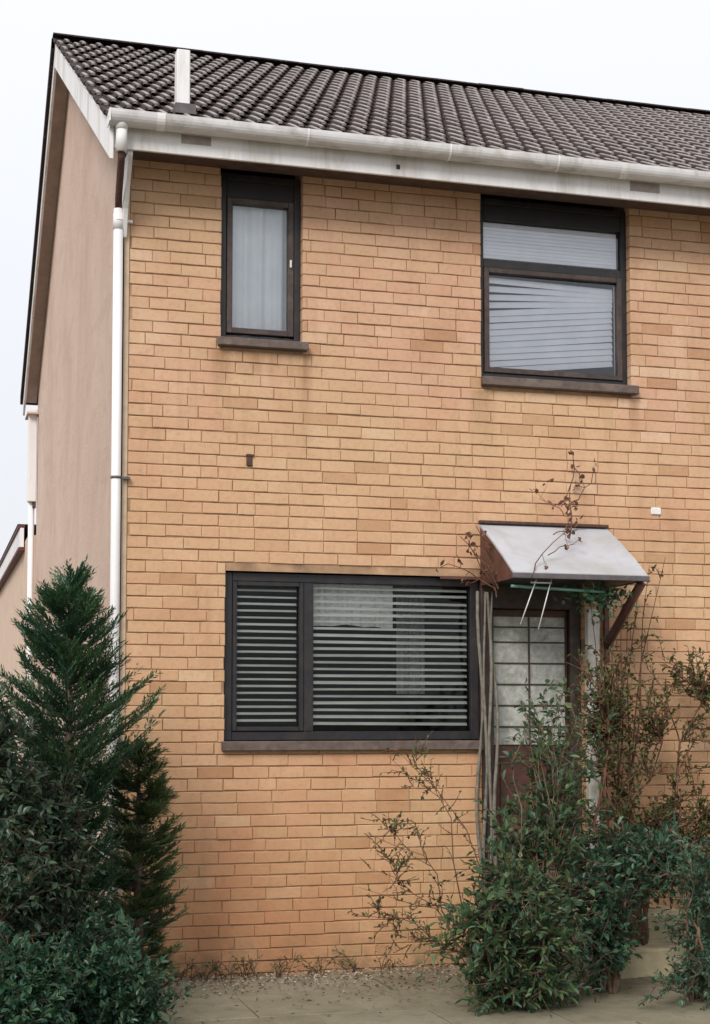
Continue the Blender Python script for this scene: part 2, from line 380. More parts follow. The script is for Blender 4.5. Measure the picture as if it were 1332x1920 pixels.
# bricks
def brick_mesh(nm, ln, jit, seed):
    r = random.Random(seed * 7 + 1); b_ = .003; h = .0342 + r.uniform(-.0012, .0012)
    xs_ = [0, b_, ln / 2, ln - b_, ln]
    j = lambda s=1: r.uniform(-jit, jit) * s * 1.3
    front = [[(x + j(), 0 + j(.6), z + j()) for x in (b_, ln * .33, ln * .66, ln - b_)] for z in (-h + b_, h - b_)]
    rim = [(0, b_, -h), (ln * .33, b_, -h + j()), (ln * .66, b_, -h + j()), (ln, b_, -h), (ln, b_, h), (ln * .66, b_, h + j()), (ln * .33, b_, h + j()), (0, b_, h)]
    v = front[0] + front[1][::-1] + rim + [(x, .085, z) for x, _, z in rim]
    f = [(0, 1, 6, 7), (1, 2, 5, 6), (2, 3, 4, 5)]
    for k_ in range(8):
        k2 = (k_ + 1) % 8
        f.append((k_, 8 + k_, 8 + k2, k2)); f.append((8 + k_, 16 + k_, 16 + k2, 8 + k2))
    f = [tuple(reversed(q)) for q in f]
    return v, f
allb = []
rowz = .0375
r2 = random.Random(5)
row = 0
while row < 68:
    z = row * .075 + .0375
    offx = (.1125 if row % 2 else 0) + r2.uniform(-.025, .025)
    x = .02 - .2 + offx if offx > .03 else .02 + offx - .225
    if x > .02: x -= .225
    while x < XE:
        ln = .225
        u = r2.random()
        if u < .07: ln = .1125
        x1 = x + ln
        segs = [(max(x, .02), x1)]
        for a_, b_, c_, d_ in OPEN:
            if c_ - .0375 + .01 < z < d_ + .0375 - .01:
                ns = []
                for s0, s1 in segs:
                    if s1 <= a_ or s0 >= b_: ns.append((s0, s1))
                    else:
                        if s0 < a_: ns.append((s0, a_ + .005))
                        if s1 > b_: ns.append((b_, s1))
                segs = ns
        for s0, s1 in segs:
            if s1 - s0 > .02: allb.append((s0, s1 - r2.choice((.0022, .0025, .003, .0045, .006)), z))
        x = x1
    row += 1
def score(b_):
    x0, x1, z = b_; p = Vector(((x0 + x1) / 2, 0, z)); d = (p - CAM)
    px = 0
    F = Vector((.2708, .9626, 0)); Rr = Vector((.9626, -.2708, 0)); px = 666 + 2872 * d.dot(Rr) / d.dot(F)
    vis = px < 1320 and not (p.x < .35 and p.z < 2.0) and not (p.x > 2.9 and p.z < 2.3) and not (p.x > 1.7 and p.z < 1.3)
    return ((x1 - x0) > .18 and vis, -d.length)
allb.sort(key=score, reverse=True)
variants = []
for k in range(8):
    v, f = brick_mesh('brick', .2200, .0013, k); me = bpy.data.meshes.new('brick'); me.from_pydata(v, [], f); me.update(); me.materials.append(M['brick']); variants.append(me)
for k, (x0, x1, z) in enumerate(allb[:300]):
    o = bpy.data.objects.new('brick', variants[rng.randrange(8)]); C.objects.link(o); o.parent = wall
    o.location = (x0, rng.uniform(-.0025, .002), z + rng.uniform(-.0012, .0012)); o.scale = ((x1 - x0) / .22, 1, rng.uniform(.985, 1.015))
    o.rotation_euler = (0, rng.uniform(-.005, .005), rng.uniform(-.006, .006))
V = []; Fc = []; A = []
for k, (x0, x1, z) in enumerate(allb[300:]):
    v, f = brick_mesh('b', x1 - x0, .0013, k); n0 = len(V); dy = rng.uniform(-.0025, .002); dz = rng.uniform(-.0012, .0012); rt = rng.uniform(-.005, .005)
    V += [(x0 + p[0], p[1] + dy, z + p[2] + dz - rt * p[0]) for p in v]; Fc += [tuple(n0 + i for i in q) for q in f]; A += [rng.random()] * len(f)
me = bpy.data.meshes.new('bricks'); me.from_pydata(V, [], Fc); me.update()
at = me.attributes.new('rnd', 'FLOAT', 'FACE'); at.data.foreach_set('value', A)
tag(link('brickwork', me, M['brick_many'], wall), kind='stuff')
# lintel soffits over the ground floor openings
mb = MB(); mb.box(.629, 3.074, .012, .12, 2.499, 2.54); mb.build('lintel', M['soffit'], house)
# corner bead
mb = MB(); mb.bbox(-.012, .017, -.006, .03, -.02, 5.02, .004); mb.build('corner_bead', M['bead'], house)
# gable wall
def roofz(y):
    return 5.21 + (y + .35) * .5477 if y < 4.05 else 7.62 - (y - 4.05) * .600
gy = [0.031, 4.05, 7.8]
mb = MB(); P = [(.031, -.1), (7.8, -.1), (7.8, roofz(7.8) - .1), (4.05, 7.5), (.031, roofz(.031) - .1)]
for x in (0, .24): mb.quad(*[(x, y, z) for y, z in P])
for i in range(5):
    (y0, z0), (y1, z1) = P[i], P[(i + 1) % 5]; mb.quad((0, y0, z0), (0, y1, z1), (.24, y1, z1), (.24, y0, z0))
mb.build('gable_wall', M['render'], house)
mb = MB(); mb.box(.24, XE, 7.6, 7.8, -.1, 5.1); mb.build('rear_wall', M['render'], house)
mb = MB(); mb.box(XE, XE + .2, .0, 7.8, -.1, 5.1); mb.build('party_wall', M['render'], house)
# roof deck
VX = -.15
mb = MB()
YE = -.30; ZE = roofz(YE) - .075
mb.quad((VX + .01, YE, ZE), (XE, YE, ZE), (XE, 4.05, 7.545), (VX + .01, 4.05, 7.545))
mb.quad((VX + .01, YE, ZE - .03), (VX + .01, 4.05, 7.515), (XE, 4.05, 7.515), (XE, YE, ZE - .03))
mb.quad((VX - .03, 4.05, 7.60), (XE, 4.05, 7.60), (XE, 8.05, 5.20), (VX - .03, 8.05, 5.20))
mb.quad((VX - .03, 4.05, 7.51), (VX - .03, 8.05, 5.11), (XE, 8.05, 5.11), (XE, 4.05, 7.51))
mb.quad((VX - .03, 4.05, 7.60), (VX - .03, 8.05, 5.20), (VX - .03, 8.05, 5.11), (VX - .03, 4.05, 7.51))
mb.quad((VX - .03, 8.05, 5.20), (XE, 8.05, 5.20), (XE, 8.05, 5.11), (VX - .03, 8.05, 5.11))
roof = mb.build('roof', M['tile'], house)
# tiles
TW, NC = .140, 20
SL = math.hypot(4.40, 7.62 - 5.21); G = SL / NC; ANG = math.atan2(7.62 - 5.21, 4.40)
def tile_mesh(seed):
    # pantile: rounded roll at the left, shallow trough, exposed nose at the lower edge
    r = random.Random(seed); nx = 11; prof = []
    for i in range(nx + 1):
        u = i / nx; x = u * (TW + .012)
        if u < .46: z = .024 * math.sin(math.pi * u / .46) ** .8
        else: z = .002 - .007 * math.sin(math.pi * (u - .46) / .54)
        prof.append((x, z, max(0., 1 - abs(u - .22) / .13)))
    v = []; f = []; cst = []
    rows = [(-.006, -.020), (-.006, .0), (.008, .004), (G * .5, -.004), (G + .02, -.012)]
    rows = [(-.006, -.016), (-.006, .0), (.004, .004), (G * .55, -.003), (G + .025, -.012)]
    for yy, dz in rows:
        for x, z, c_ in prof:
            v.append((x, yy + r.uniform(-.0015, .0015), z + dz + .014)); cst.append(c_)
    m_ = nx + 1
    for a_ in range(len(rows) - 1):
        for i in range(nx): f.append((a_ * m_ + i, a_ * m_ + i + 1, (a_ + 1) * m_ + i + 1, (a_ + 1) * m_ + i))
    return v, f, cst
def tile_obj_mesh(seed):
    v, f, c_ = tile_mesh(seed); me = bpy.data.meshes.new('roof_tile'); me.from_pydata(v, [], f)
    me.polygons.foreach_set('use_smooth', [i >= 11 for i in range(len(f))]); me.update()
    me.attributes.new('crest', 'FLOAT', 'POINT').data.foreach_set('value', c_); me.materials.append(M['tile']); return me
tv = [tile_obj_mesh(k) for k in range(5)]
rot = Matrix.Rotation(ANG, 4, 'X')
tl = []
for c_ in range(NC):
    off = (TW / 2 if c_ % 2 else 0)
    y = -.365 + math.cos(ANG) * G * c_; z = roofz(-.35) - .045 + math.sin(ANG) * G * c_
    i = 0
    while VX - .03 + i * TW - off * 1 < XE:
        x = VX - .015 + i * TW - off; i += 1
        if x < VX - .05: continue
        tl.append((x, y, z))
for c_ in range(1, NC, 2):     # half tiles closing the verge
    pass
tl.sort(key=lambda p: (Vector(p) - CAM).length + (100 if p[0] > 4.3 + (p[1] + .3) * .6 else 0))
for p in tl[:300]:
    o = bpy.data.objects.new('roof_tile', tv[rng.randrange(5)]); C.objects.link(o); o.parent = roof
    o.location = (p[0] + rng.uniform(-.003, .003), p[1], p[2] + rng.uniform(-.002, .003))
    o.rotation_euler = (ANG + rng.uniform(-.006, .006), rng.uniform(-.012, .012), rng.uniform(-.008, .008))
V = []; Fc = []; A = []
for k, p in enumerate(tl[300:]):
    v, f, cst = tile_mesh(k); n0 = len(V); mt = Matrix.Translation(p) @ rot @ Matrix.Rotation(rng.uniform(-.008, .008), 4, 'Z')
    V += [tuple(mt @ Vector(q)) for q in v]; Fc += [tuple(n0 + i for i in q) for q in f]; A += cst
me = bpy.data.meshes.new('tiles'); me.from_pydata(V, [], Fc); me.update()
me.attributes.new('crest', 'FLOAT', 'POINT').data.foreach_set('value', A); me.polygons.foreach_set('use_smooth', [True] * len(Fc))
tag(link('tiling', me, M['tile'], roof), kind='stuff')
# verge half tiles on the odd courses (cut edge)
for c_ in range(1, NC, 2):
    y = -.365 + math.cos(ANG) * G * c_; z = roofz(-.35) - .045 + math.sin(ANG) * G * c_
    s = MB(); s.bbox(-.015, TW / 2 - .01, -.012, G + .02, -.008, .02, .004)
    o = link('verge_tile', s.mesh('verge_tile'), M['tile'], roof, (VX - .004, y, z)); o.rotation_euler = (ANG, 0, 0)
# ridge tiles
s = MB(); n = 8
for k in range(n):
    a0 = math.pi * k / n; a1 = math.pi * (k + 1) / n
    p = lambda a_, x, r_: (x, math.cos(a_) * r_ * 1.1, math.sin(a_) * r_ * .42)
    s.quad(p(a0, 0, .085), p(a1, 0, .085), p(a1, .45, .085), p(a0, .45, .085), sm=True)
    s.quad(p(a0, 0, .085), p(a0, 0, .07), p(a1, 0, .07), p(a1, 0, .085))
    s.quad(p(a0, .45, .085), p(a1, .45, .085), p(a1, .45, .07), p(a0, .45, .07))
rm = s.mesh('ridge_tile'); rm.materials.append(M['tile'])
for i in range(20):
    o = bpy.data.objects.new('ridge_tile', rm); C.objects.link(o); o.parent = roof
    o.location = (VX - .02 + i * .444, 4.05, 7.60 + rng.uniform(-.003, .004)); o.rotation_euler = (0, rng.uniform(-.006, .006), 0)
# roof vent
v_ = MB(); v_.bbox(.30, .385, -.035, .06, 5.42, 5.80, .006); v_.build('roof_vent', M['white'], roof)
v2 = MB(); v2.box(.29, .42, -.05, .09, 5.38, 5.445); v2.build('vent_flashing', M['lead'], roof)
# barge boards and verge soffits
def board(name, mat, y0, z0, y1, z1, h, x0, x1, parent=house):
    s_ = MB()
    A_ = [(y0, z0), (y1, z1), (y1, z1 - h), (y0, z0 - h)]
    s_.quad(*[(x0, y, z) for y, z in A_]); s_.quad(*[(x1, y, z) for y, z in reversed(A_)])
    for i in range(4):
        (ya, za), (yb, zb) = A_[i], A_[(i + 1) % 4]; s_.quad((x0, ya, za), (x1, ya, za), (x1, yb, zb), (x0, yb, zb))
    return s_.build(name, mat, parent)
off = .055
board('bargeboard', M['white'], -.335, roofz(-.335) - off, 4.05, 7.62 - off, .225, VX, VX + .022)
board('bargeboard', M['white'], 4.05, 7.515, 8.02, 5.13, .15, VX, VX + .022)
board('verge_soffit', M['verge_soffit'], -.31, roofz(-.31) - .10, 4.05, 7.52, .02, VX + .024, -.002)
board('verge_soffit', M['verge_soffit'], 4.05, 7.52, 8.0, 5.15, .025, VX + .024, -.002)
mb = MB(); mb.box(VX + .024, -.002, 7.62, 8.01, 4.93, 4.95); mb.build('verge_foot', M['verge_soffit'], house)
# fascia, soffit
mb = MB(); mb.bbox(VX + .024, XE, -.318, -.298, 5.010, 5.205, .003); fas = mb.build('fascia', M['white'], house)
for x0, x1, h in ((.285, .47, .045), (3.285, 3.50, .055)):
    mb = MB(); mb.box(x0, x1, -.3195, -.3182, 5.125 - h, 5.135); mb.build('worn_patch', M['patch'], fas)
mb = MB(); mb.box(1.66, 1.685, -.3205, -.3182, 5.055, 5.085); mb.build('fixing_hole', M['black'], fas)
mb = MB(); mb.box(.0, XE, -.297, -.004, 5.066, 5.08); mb.build('eaves_soffit', M['soffit'], house)
# corbel board at the gable end of the eaves
mb = MB(); P = [(-.297, 5.02), (-.297, 4.985), (-.10, 4.72), (-.03, 4.56), (-.008, 4.56), (-.008, 5.02)]
for x in (-.032, -.006): mb.quad(*[(x, y, z) for y, z in P])
for i in range(len(P)):
    (y0, z0), (y1, z1) = P[i], P[(i + 1) % len(P)]; mb.quad((-.032, y0, z0), (-.032, y1, z1), (-.006, y1, z1), (-.006, y0, z0))
mb.build('eaves_end_board', M['white'], house)
# gutter
def gutter_mesh(x0, x1, r0, r1, zc, yc, seg=14):
    s_ = MB(); n_ = 12
    P_ = [(yc + math.cos(math.pi + math.pi * k / n_) * r0, zc + math.sin(math.pi + math.pi * k / n_) * r0 * 1.05) for k in range(n_ + 1)]
    P_ = [(P_[0][0], zc + .018)] + P_ + [(P_[-1][0], zc + .018)]
    Q_ = [(yc + (y - yc) * r1 / r0, zc + (z - zc) * (r1 / r0 if z < zc else 1)) for y, z in P_]
    for i in range(len(P_) - 1):
        (ya, za), (yb, zb) = P_[i], P_[i + 1]; (yc_, zc_), (yd, zd) = Q_[i], Q_[i + 1]
        s_.quad((x0, ya, za), (x1, ya, za), (x1, yb, zb), (x0, yb, zb), sm=True)
        s_.quad((x0, yc_, zc_), (x0, yd, zd), (x1, yd, zd), (x1, yc_, zc_), sm=True)
        for x in (x0, x1): s_.quad((x, ya, za), (x, yb, zb), (x, yd, zd), (x, yc_, zc_))
    for a_, b_ in ((P_[0], Q_[0]), (P_[-1], Q_[-1])): s_.quad((x0, *a_), (x1, *a_), (x1, *b_), (x0, *b_))
    return s_
GY, GZ = -.383, 5.188
gut = gutter_mesh(-.16, XE, .062, .056, GZ, GY).build('gutter', M['gutter'], house)
for x in (1.98, 2.72, 3.17, 4.6, 5.8, .12, 1.05):
    gutter_mesh(x, x + (.012 if x not in (3.17, .12) else .05), .0655, .0625, GZ, GY).build('gutter_bracket', M['white'], gut)
mb = MB(); mb.box(-.165, -.159, GY - .064, GY + .064, GZ - .06, GZ + .018); mb.build('gutter_end', M['white'], gut)
# downpipe
dp = MB(); dp.tube([(-.085, GY, GZ - .05), (-.085, GY, 4.965)], .034, 12)
dp.tube([(-.058, -.035, 4.73), (-.056, -.035, 2.4), (-.056, -.035, .0)], .030, 12)
dp = dp.build('downpipe', M['pipe'], house)
mb = MB(); mb.tube([(-.085, GY, 4.985), (-.083, GY + .02, 4.93), (-.062, -.06, 4.79), (-.058, -.035, 4.73)], .022, 10); mb.build('swan_neck', M['rust'], dp)
mb = MB(); mb.tube([(-.058, -.035, 4.60), (-.058, -.035, 4.70)], .0325, 12); mb.build('pipe_socket', M['pipe'], dp)
mb = MB(); mb.tube([(-.085, GY, 5.10), (-.085, GY, GZ)], .037, 12); mb.build('gutter_outlet', M['pipe'], dp)
for z in (4.66, 3.05, 1.35):
    mb = MB(); mb.tube([(-.057, -.035, z - .008), (-.057, -.035, z + .008)], .033, 12)
    mb.box(-.03, .03, -.036, -.004, z - .008, z + .008); mb.build('pipe_clip', M['lead'] if z > 2 and z < 4 else M['pipe'], dp)
# rear corner: boxed hopper and narrow pipe
mb = MB(); mb.bbox(-.105, -.010, 7.70, 7.80, 3.965, 5.0, .008); rh = mb.build('rear_downpipe', M['pipe'], house)
mb = MB(); mb.tube([(-.058, 7.78, 4.0), (-.055, 7.78, 0.)], .034, 10); mb.build('lower_pipe', M['pipe'], rh)
mb = MB(); mb.bbox(-.05, -.012, 7.72, 7.80, 3.90, 3.97, .004); mb.build('pipe_clip', M['rust'], rh)

# ------------------------------------------------------------------ windows
def frame_boxes(s_, x0, x1, z0, z1, wd, y0, y1):
    s_.bbox(x0, x0 + wd, y0, y1, z0, z1, .003); s_.bbox(x1 - wd, x1, y0, y1, z0, z1, .003)
    s_.bbox(x0 + wd + .0005, x1 - wd - .0005, y0, y1, z0, z0 + wd, .003); s_.bbox(x0 + wd + .0005, x1 - wd - .0005, y0, y1, z1 - wd, z1, .003)
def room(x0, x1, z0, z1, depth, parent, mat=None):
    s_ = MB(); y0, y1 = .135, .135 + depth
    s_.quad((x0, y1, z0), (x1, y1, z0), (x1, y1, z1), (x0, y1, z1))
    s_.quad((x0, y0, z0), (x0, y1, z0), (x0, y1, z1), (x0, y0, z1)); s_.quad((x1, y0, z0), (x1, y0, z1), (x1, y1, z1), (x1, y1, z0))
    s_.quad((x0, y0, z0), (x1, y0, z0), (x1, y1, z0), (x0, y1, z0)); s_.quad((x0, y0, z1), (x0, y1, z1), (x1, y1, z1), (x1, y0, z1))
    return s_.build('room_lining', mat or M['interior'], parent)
def sill(x0, x1, z0, z1, parent, out_=.05, mat=None):
    s_ = MB(); s_.bbox(x0, x1, -out_, .07, z0, z1, .005)
    return s_.build('sill', mat or M['sill'], parent)
# small upper window
s = MB(); frame_boxes(s, .5955, 1.1275, 3.965, 5.062, .045, .055, .12)
w1 = s.build('window', M['frame'], house, label='narrow upper window with pale curtain')
mb = MB(); mb.bbox(.6410, 1.0820, .058, .118, 4.903, 5.016, .003); mb.build('head_panel', M['black'], w1)
s = MB(); frame_boxes(s, .643, 1.080, 4.022, 4.901, .036, .045, .10); s.build('casement', M['frame_brown'], w1)
mb = MB(); mb.quad((.679, .075, 4.058), (1.044, .075, 4.058), (1.044, .075, 4.865), (.679, .075, 4.865)); mb.build('pane', M['glass'], w1)
s = MB(); cn = 60
prev = None
for i in range(cn + 1):
    x = .64 + i * (.44 / cn); y = .135 + .010 * math.sin(x * 42) + .006 * math.sin(x * 97 + 1)
    if prev: s.quad((prev[0], prev[1], 4.0), (x, y, 4.0), (x + .004, y, 4.92), (prev[0] + .004, prev[1], 4.92), sm=True)
    prev = (x, y)
s.build('curtain', M['curtain'], w1)
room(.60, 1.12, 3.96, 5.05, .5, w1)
mb = MB(); mb.bbox(1.052, 1.064, .030, .046, 4.47, 4.52, .002); mb.build('handle', M['white'], w1)
sill(.575, 1.157, 3.918, 3.972, w1)
# large upper window
s = MB(); frame_boxes(s, 2.3455, 3.4315, 3.835, 5.062, .040, .055, .12)
s.bbox(2.386, 3.391, .055, .12, 4.590, 4.645, .003)
w2 = s.build('window', M['frame'], house, label='large upper window with white venetian blinds')
mb = MB(); mb.bbox(2.3860, 3.3910, .058, .118, 4.915, 5.020, .003); mb.build('head_panel', M['black'], w2)
s = MB(); frame_boxes(s, 2.387, 3.390, 3.876, 4.588, .035, .042, .10); s.build('casement', M['frame_brown'], w2)
mb = MB(); mb.quad((2.422, .075, 3.91), (3.355, .075, 3.91), (3.355, .075, 4.553), (2.422, .075, 4.553)); mb.build('pane', M['glass'], w2)
mb = MB(); mb.quad((2.386, .08, 4.645), (3.391, .08, 4.645), (3.391, .08, 4.915), (2.386, .08, 4.915)); mb.build('pane', M['glass'], w2)
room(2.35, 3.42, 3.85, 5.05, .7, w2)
def slat_mesh(ln, wd, tilt, bow=.0025):
    s_ = MB(); n_ = 4; pr = []
    for k_ in range(n_ + 1):
        u = (k_ / n_ - .5); pr.append((u * wd, bow * (1 - 4 * u * u)))
    ct, st_ = math.cos(tilt), math.sin(tilt)
    pr = [(y * ct - z * st_, y * st_ + z * ct) for y, z in pr]
    for k_ in range(n_):
        (ya, za), (yb, zb) = pr[k_], pr[k_ + 1]
        s_.quad((0, ya, za), (ln, ya, za), (ln, yb, zb), (0, yb, zb), sm=True)
    return s_
def blind(parent, x0, x1, z0, z1, pitch, wd, tilt, y, mat, skew=0., wild=.03):
    ln = x1 - x0; me_ = slat_mesh(ln, wd, tilt).mesh('slat'); me_.materials.append(mat); z = z1 - pitch / 2; k_ = 0
    while z > z0 + pitch * .4:
        sk = skew(k_) if callable(skew) else skew
        o_ = bpy.data.objects.new('slat', me_); C.objects.link(o_); o_.parent = parent
        o_.location = (x0, y, z - ln / 2 * math.sin(sk)); o_.rotation_euler = (rng.uniform(-wild, wild), -sk + rng.uniform(-wild, wild) * .03, 0)
        z -= pitch; k_ += 1
blind(w2, 2.40, 3.375, 4.65, 4.91, .0245, .026, R(82), .097, M['blind'])
blind(w2, 2.43, 3.345, 3.92, 4.53, .043, .0415, R(82), .100, M['blind'], skew=lambda k_: -R(1.) + R(7.5) * min(1, k_ / 4.) + rng.uniform(-.006, .006))
mb = MB(); mb.bbox(3.347, 3.354, .080, .088, 3.91, 4.55, .002); mb.build('blind_edge', M['blind'], w2)
sill(2.342, 3.468, 3.770, 3.828, w2)
# ground floor window
s = MB(); frame_boxes(s, .6345, 2.3335, 1.437, 2.4935, .055, .045, .12); s.bbox(1.150, 1.215, .045, .12, 1.493, 2.438, .003)
w3 = s.build('window', M['frame'], house, label='wide ground floor window with dark venetian blinds')
s = MB(); frame_boxes(s, .690, 1.149, 1.495, 2.437, .028, .035, .09); s.build('casement', M['frame'], w3)
mb = MB(); mb.quad((.718, .07, 1.52), (1.12, .07, 1.52), (1.12, .07, 2.41), (.718, .07, 2.41)); mb.build('pane', M['glass_dark'], w3)
mb = MB(); mb.quad((1.215, .085, 1.493), (2.279, .085, 1.493), (2.279, .085, 2.439), (1.215, .085, 2.439)); mb.build('pane', M['glass_dark'], w3)
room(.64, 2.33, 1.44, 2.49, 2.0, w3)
blind(w3, .722, 1.116, 1.53, 2.41, .0435, .019, R(50), .105, M['slat_grey'], wild=.12)
blind(w3, 1.225, 2.27, 1.51, 2.435, .0435, .024, R(48), .105, M['slat_grey'], wild=.2)
def drape(x0, x1, z0, z1, y, amp, nm, ragged=.0):
    s_ = MB(); pv = None; n_ = int((x1 - x0) / .008)
    for i in range(n_ + 1):
        x = x0 + (x1 - x0) * i / n_; yy = y + amp * math.sin(x * 60) + amp * .6 * math.sin(x * 143 + 2); zb = z0 + ragged * math.sin(x * 9 + 1) + ragged * .5 * math.sin(x * 31)
        if pv: s_.quad((pv[0], pv[1], pv[2]), (x, yy, zb), (x, yy, z1), (pv[0], pv[1], z1), sm=True)
        pv = (x, yy, zb)
    return s_.build(nm, M['curtain'], w3)
drape(1.23, 1.78, 2.17, 2.47, .17, .010, 'curtain_and_reflection', .008)  # pale sheet added to stand in for the bright reflection on the pane
drape(2.10, 2.32, 1.75, 2.47, 1.1, .02, 'curtain')
sill(.615, 2.335, 1.372, 1.432, w3, .04)
# ------------------------------------------------------------------ door and porch
s = MB(); s.bbox(2.3405, 2.424, .012, .11, .33, 2.4935, .004); s.bbox(2.9910, 3.0665, .060, .12, .33, 2.4935, .004); s.bbox(2.4245, 2.9905, .030, .12, 2.30, 2.4935, .004)
s.bbox(2.4245, 2.9905, .020, .14, .33, .36, .004)
door = s.build('door', M['frame_brown'], house)
mb = MB(); mb.bbox(2.4265, 2.9885, .105, .145, .362, 2.298, .003); leaf = mb.build('door_panel', M['door_red'], door)
mb = MB(); mb.bbox(2.455, 2.965, .094, .105, 1.40, 2.25, .003); mb.build('frosted_pane', M['frosted'], door)
s = MB()
for z in (1.52, 1.66, 1.80, 1.94, 2.08, 2.18): s.bbox(2.456, 2.964, .086, .0938, z - .005, z + .005, .002)
s.bbox(2.70, 2.712, .0842, .0936, 1.402, 2.248, .002); s.build('glazing_bar', M['frame_brown'], door)
mb = MB(); mb.bbox(2.50, 2.92, .097, .104, .50, 1.28, .006); mb.build('lower_panel', M['door_red'], door)
s = MB(); s.tube([(2.475, .09, 1.32), (2.475, .06, 1.32), (2.54, .055, 1.32)], .009, 8); s.build('door_handle', M['lead'], door)
# recess back so that the room behind is closed
room(2.345, 3.06, .3, 2.49, .3, door)
mb = MB(); mb.bbox(3.073, 3.160, -.045, .008, .30, 2.30, .005); mb.build('door_post', simple('flaking_white', (.66, .63, .58), .7, .12, 8, .4, dirt=(.36, .34, .27)), house)
# canopy
s = MB(); prof = [(0.0, 2.850), (-.20, 2.738), (-.42, 2.602), (-.60, 2.480)]
for i in range(3):
    (ya, za), (yb, zb) = prof[i], prof[i + 1]
    for dz in (0, -.016): s.quad((2.325, ya, za + dz), (3.238, ya, za + dz), (3.238, yb, zb + dz), (2.325, yb, zb + dz))
    for x in (2.325, 3.238): s.quad((x, ya, za), (x, yb, zb), (x, yb, zb - .016), (x, ya, za - .016))
s.quad((2.325, -.60, 2.48), (3.238, -.60, 2.48), (3.238, -.60, 2.464), (2.325, -.60, 2.464))
can = s.build('door_canopy', M['canopy'], house)
mb = MB(); mb.bbox(2.318, 3.246, -.612, -.585, 2.440, 2.474, .003); mb.build('canopy_edge', M['lead'], can)
mb = MB(); mb.bbox(2.318, 3.240, -.03, -.001, 2.852, 2.872, .003); mb.build('flashing', M['rust'], can)
def cheek(x0, x1):
    s_ = MB(); P_ = [(-.004, 2.825), (-.20, 2.716), (-.42, 2.582), (-.58, 2.462), (-.58, 2.442), (-.004, 2.442)]
    for x in (x0, x1): s_.quad(*[(x, y, z) for y, z in P_])
    for i in range(len(P_)):
        (ya, za), (yb, zb) = P_[i], P_[(i + 1) % len(P_)]; s_.quad((x0, ya, za), (x0, yb, zb), (x1, yb, zb), (x1, ya, za))
    return s_.build('canopy_cheek', M['redwood'], can)
cheek(2.330, 2.352); cheek(3.212, 3.232)
for x in (3.20,):
    s = MB(); s.tube([(x + .015, -.55, 2.43), (x + .015, -.03, 2.06)], .034, 4); s.bbox(x, x + .035, -.035, -.001, 1.95, 2.44, .003)
    s.build('canopy_bracket', M['redwood'], can)
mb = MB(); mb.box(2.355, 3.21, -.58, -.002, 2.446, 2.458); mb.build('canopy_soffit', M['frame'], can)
# lintel trim running left from the canopy over the window
mb = MB(); mb.bbox(2.05, 2.33, -.02, -.001, 2.478, 2.50, .003); mb.build('lintel_trim', M['redwood'], house)
# little things on the wall
mb = MB(); mb.bbox(.765, .80, -.012, .004, 3.165, 3.24, .003); mb.bbox(.76, .812, -.016, -.0125, 3.225, 3.237, .002); mb.build('wall_bracket', M['rust'], house)
mb = MB(); mb.bbox(3.565, 3.640, -.012, .004, 2.955, 3.005, .006); mb.build('wall_cap', M['white'], house)
# steps to the door
st = MB(); st.bbox(2.30, 3.62, -.42, -.004, -.02, .33, .012); st2 = MB(); st2.bbox(2.28, 3.66, -.78, -.424, -.02, .165, .012)
steps = tag(empty('doorstep', (2.9, -.4, 0)), 'two beige concrete steps up to the door behind the shrubs', 'steps')
for q in (st, st2):
    o = q.build('step', M['concrete']); o.parent = steps; o.location = (-2.9, .4, 0)
# wheelie bin
bn = tag(empty('wheelie_bin', (3.62, -1.05, 0)), 'dark green wheelie bin half hidden by shrubs at the right edge', 'bin')
s = MB(); b0, b1 = (.19, .20), (.24, .26)
vv = [(-b0[0], -b0[1], .04), (b0[0], -b0[1], .04), (b0[0], b0[1], .04), (-b0[0], b0[1], .04), (-b1[0], -b1[1], .68), (b1[0], -b1[1], .68), (b1[0], b1[1], .68), (-b1[0], b1[1], .68)]
for q in ((0, 3, 2, 1), (0, 1, 5, 4), (1, 2, 6, 5), (2, 3, 7, 6), (3, 0, 4, 7)): s.quad(*[vv[i] for i in q])
s.bbox(-.255, .255, -.275, .275, .655, .685, .005); s.bbox(-.12, .12, -.262, -.235, .30, .50, .01)
s.build('body', M['bin'], bn)
s = MB(); s.quad((-.26, -.29, .69), (.26, -.29, .69), (.26, 0, .735), (-.26, 0, .735)); s.quad((-.26, 0, .735), (.26, 0, .735), (.26, .27, .70), (-.26, .27, .70))
s.quad((-.26, -.29, .69), (-.26, 0, .735), (-.26, .27, .70), (-.26, .27, .686), (-.26, -.29, .676)); s.quad((.26, -.29, .69), (.26, -.29, .676), (.26, .27, .686), (.26, .27, .70), (.26, 0, .735))
s.quad((-.26, -.29, .69), (-.26, -.29, .676), (.26, -.29, .676), (.26, -.29, .69)); s.tube([(-.22, .29, .69), (.22, .29, .69)], .013, 8)
s.build('lid', M['bin'], bn)
for x in (-.20, .20):
    s = MB(); s.tube([(x - .02, .20, .07), (x + .02, .20, .07)], .07, 14); s.build('wheel', M['black'], bn)
# wire hanger under the canopy
hg = tag(empty('hanging_frame', (2.5, -.5, 2.4)), 'thin pale wire frame hanging crookedly under the door canopy', 'plant hanger')
def at_h(s_, nm, mt):
    o = s_.build(nm, mt); o.parent = hg; o.location = (-2.5, .5, -2.4); return o
s = MB(); s.tube([(2.50, -.55, 2.445), (2.41, -.50, 2.16)], .004, 5); s.tube([(2.60, -.55, 2.445), (2.53, -.50, 2.13)], .004, 5); at_h(s, 'wire', M['pipe'])
s = MB(); s.tube([(2.35, -.50, 2.40), (2.98, -.50, 2.375)], .010, 6); at_h(s, 'crossbar', M['teal'])
s = MB(); s.tube([(2.46, -.55, 2.42), (2.60, -.55, 2.42)], .006, 5); at_h(s, 'rung', M['pipe'])

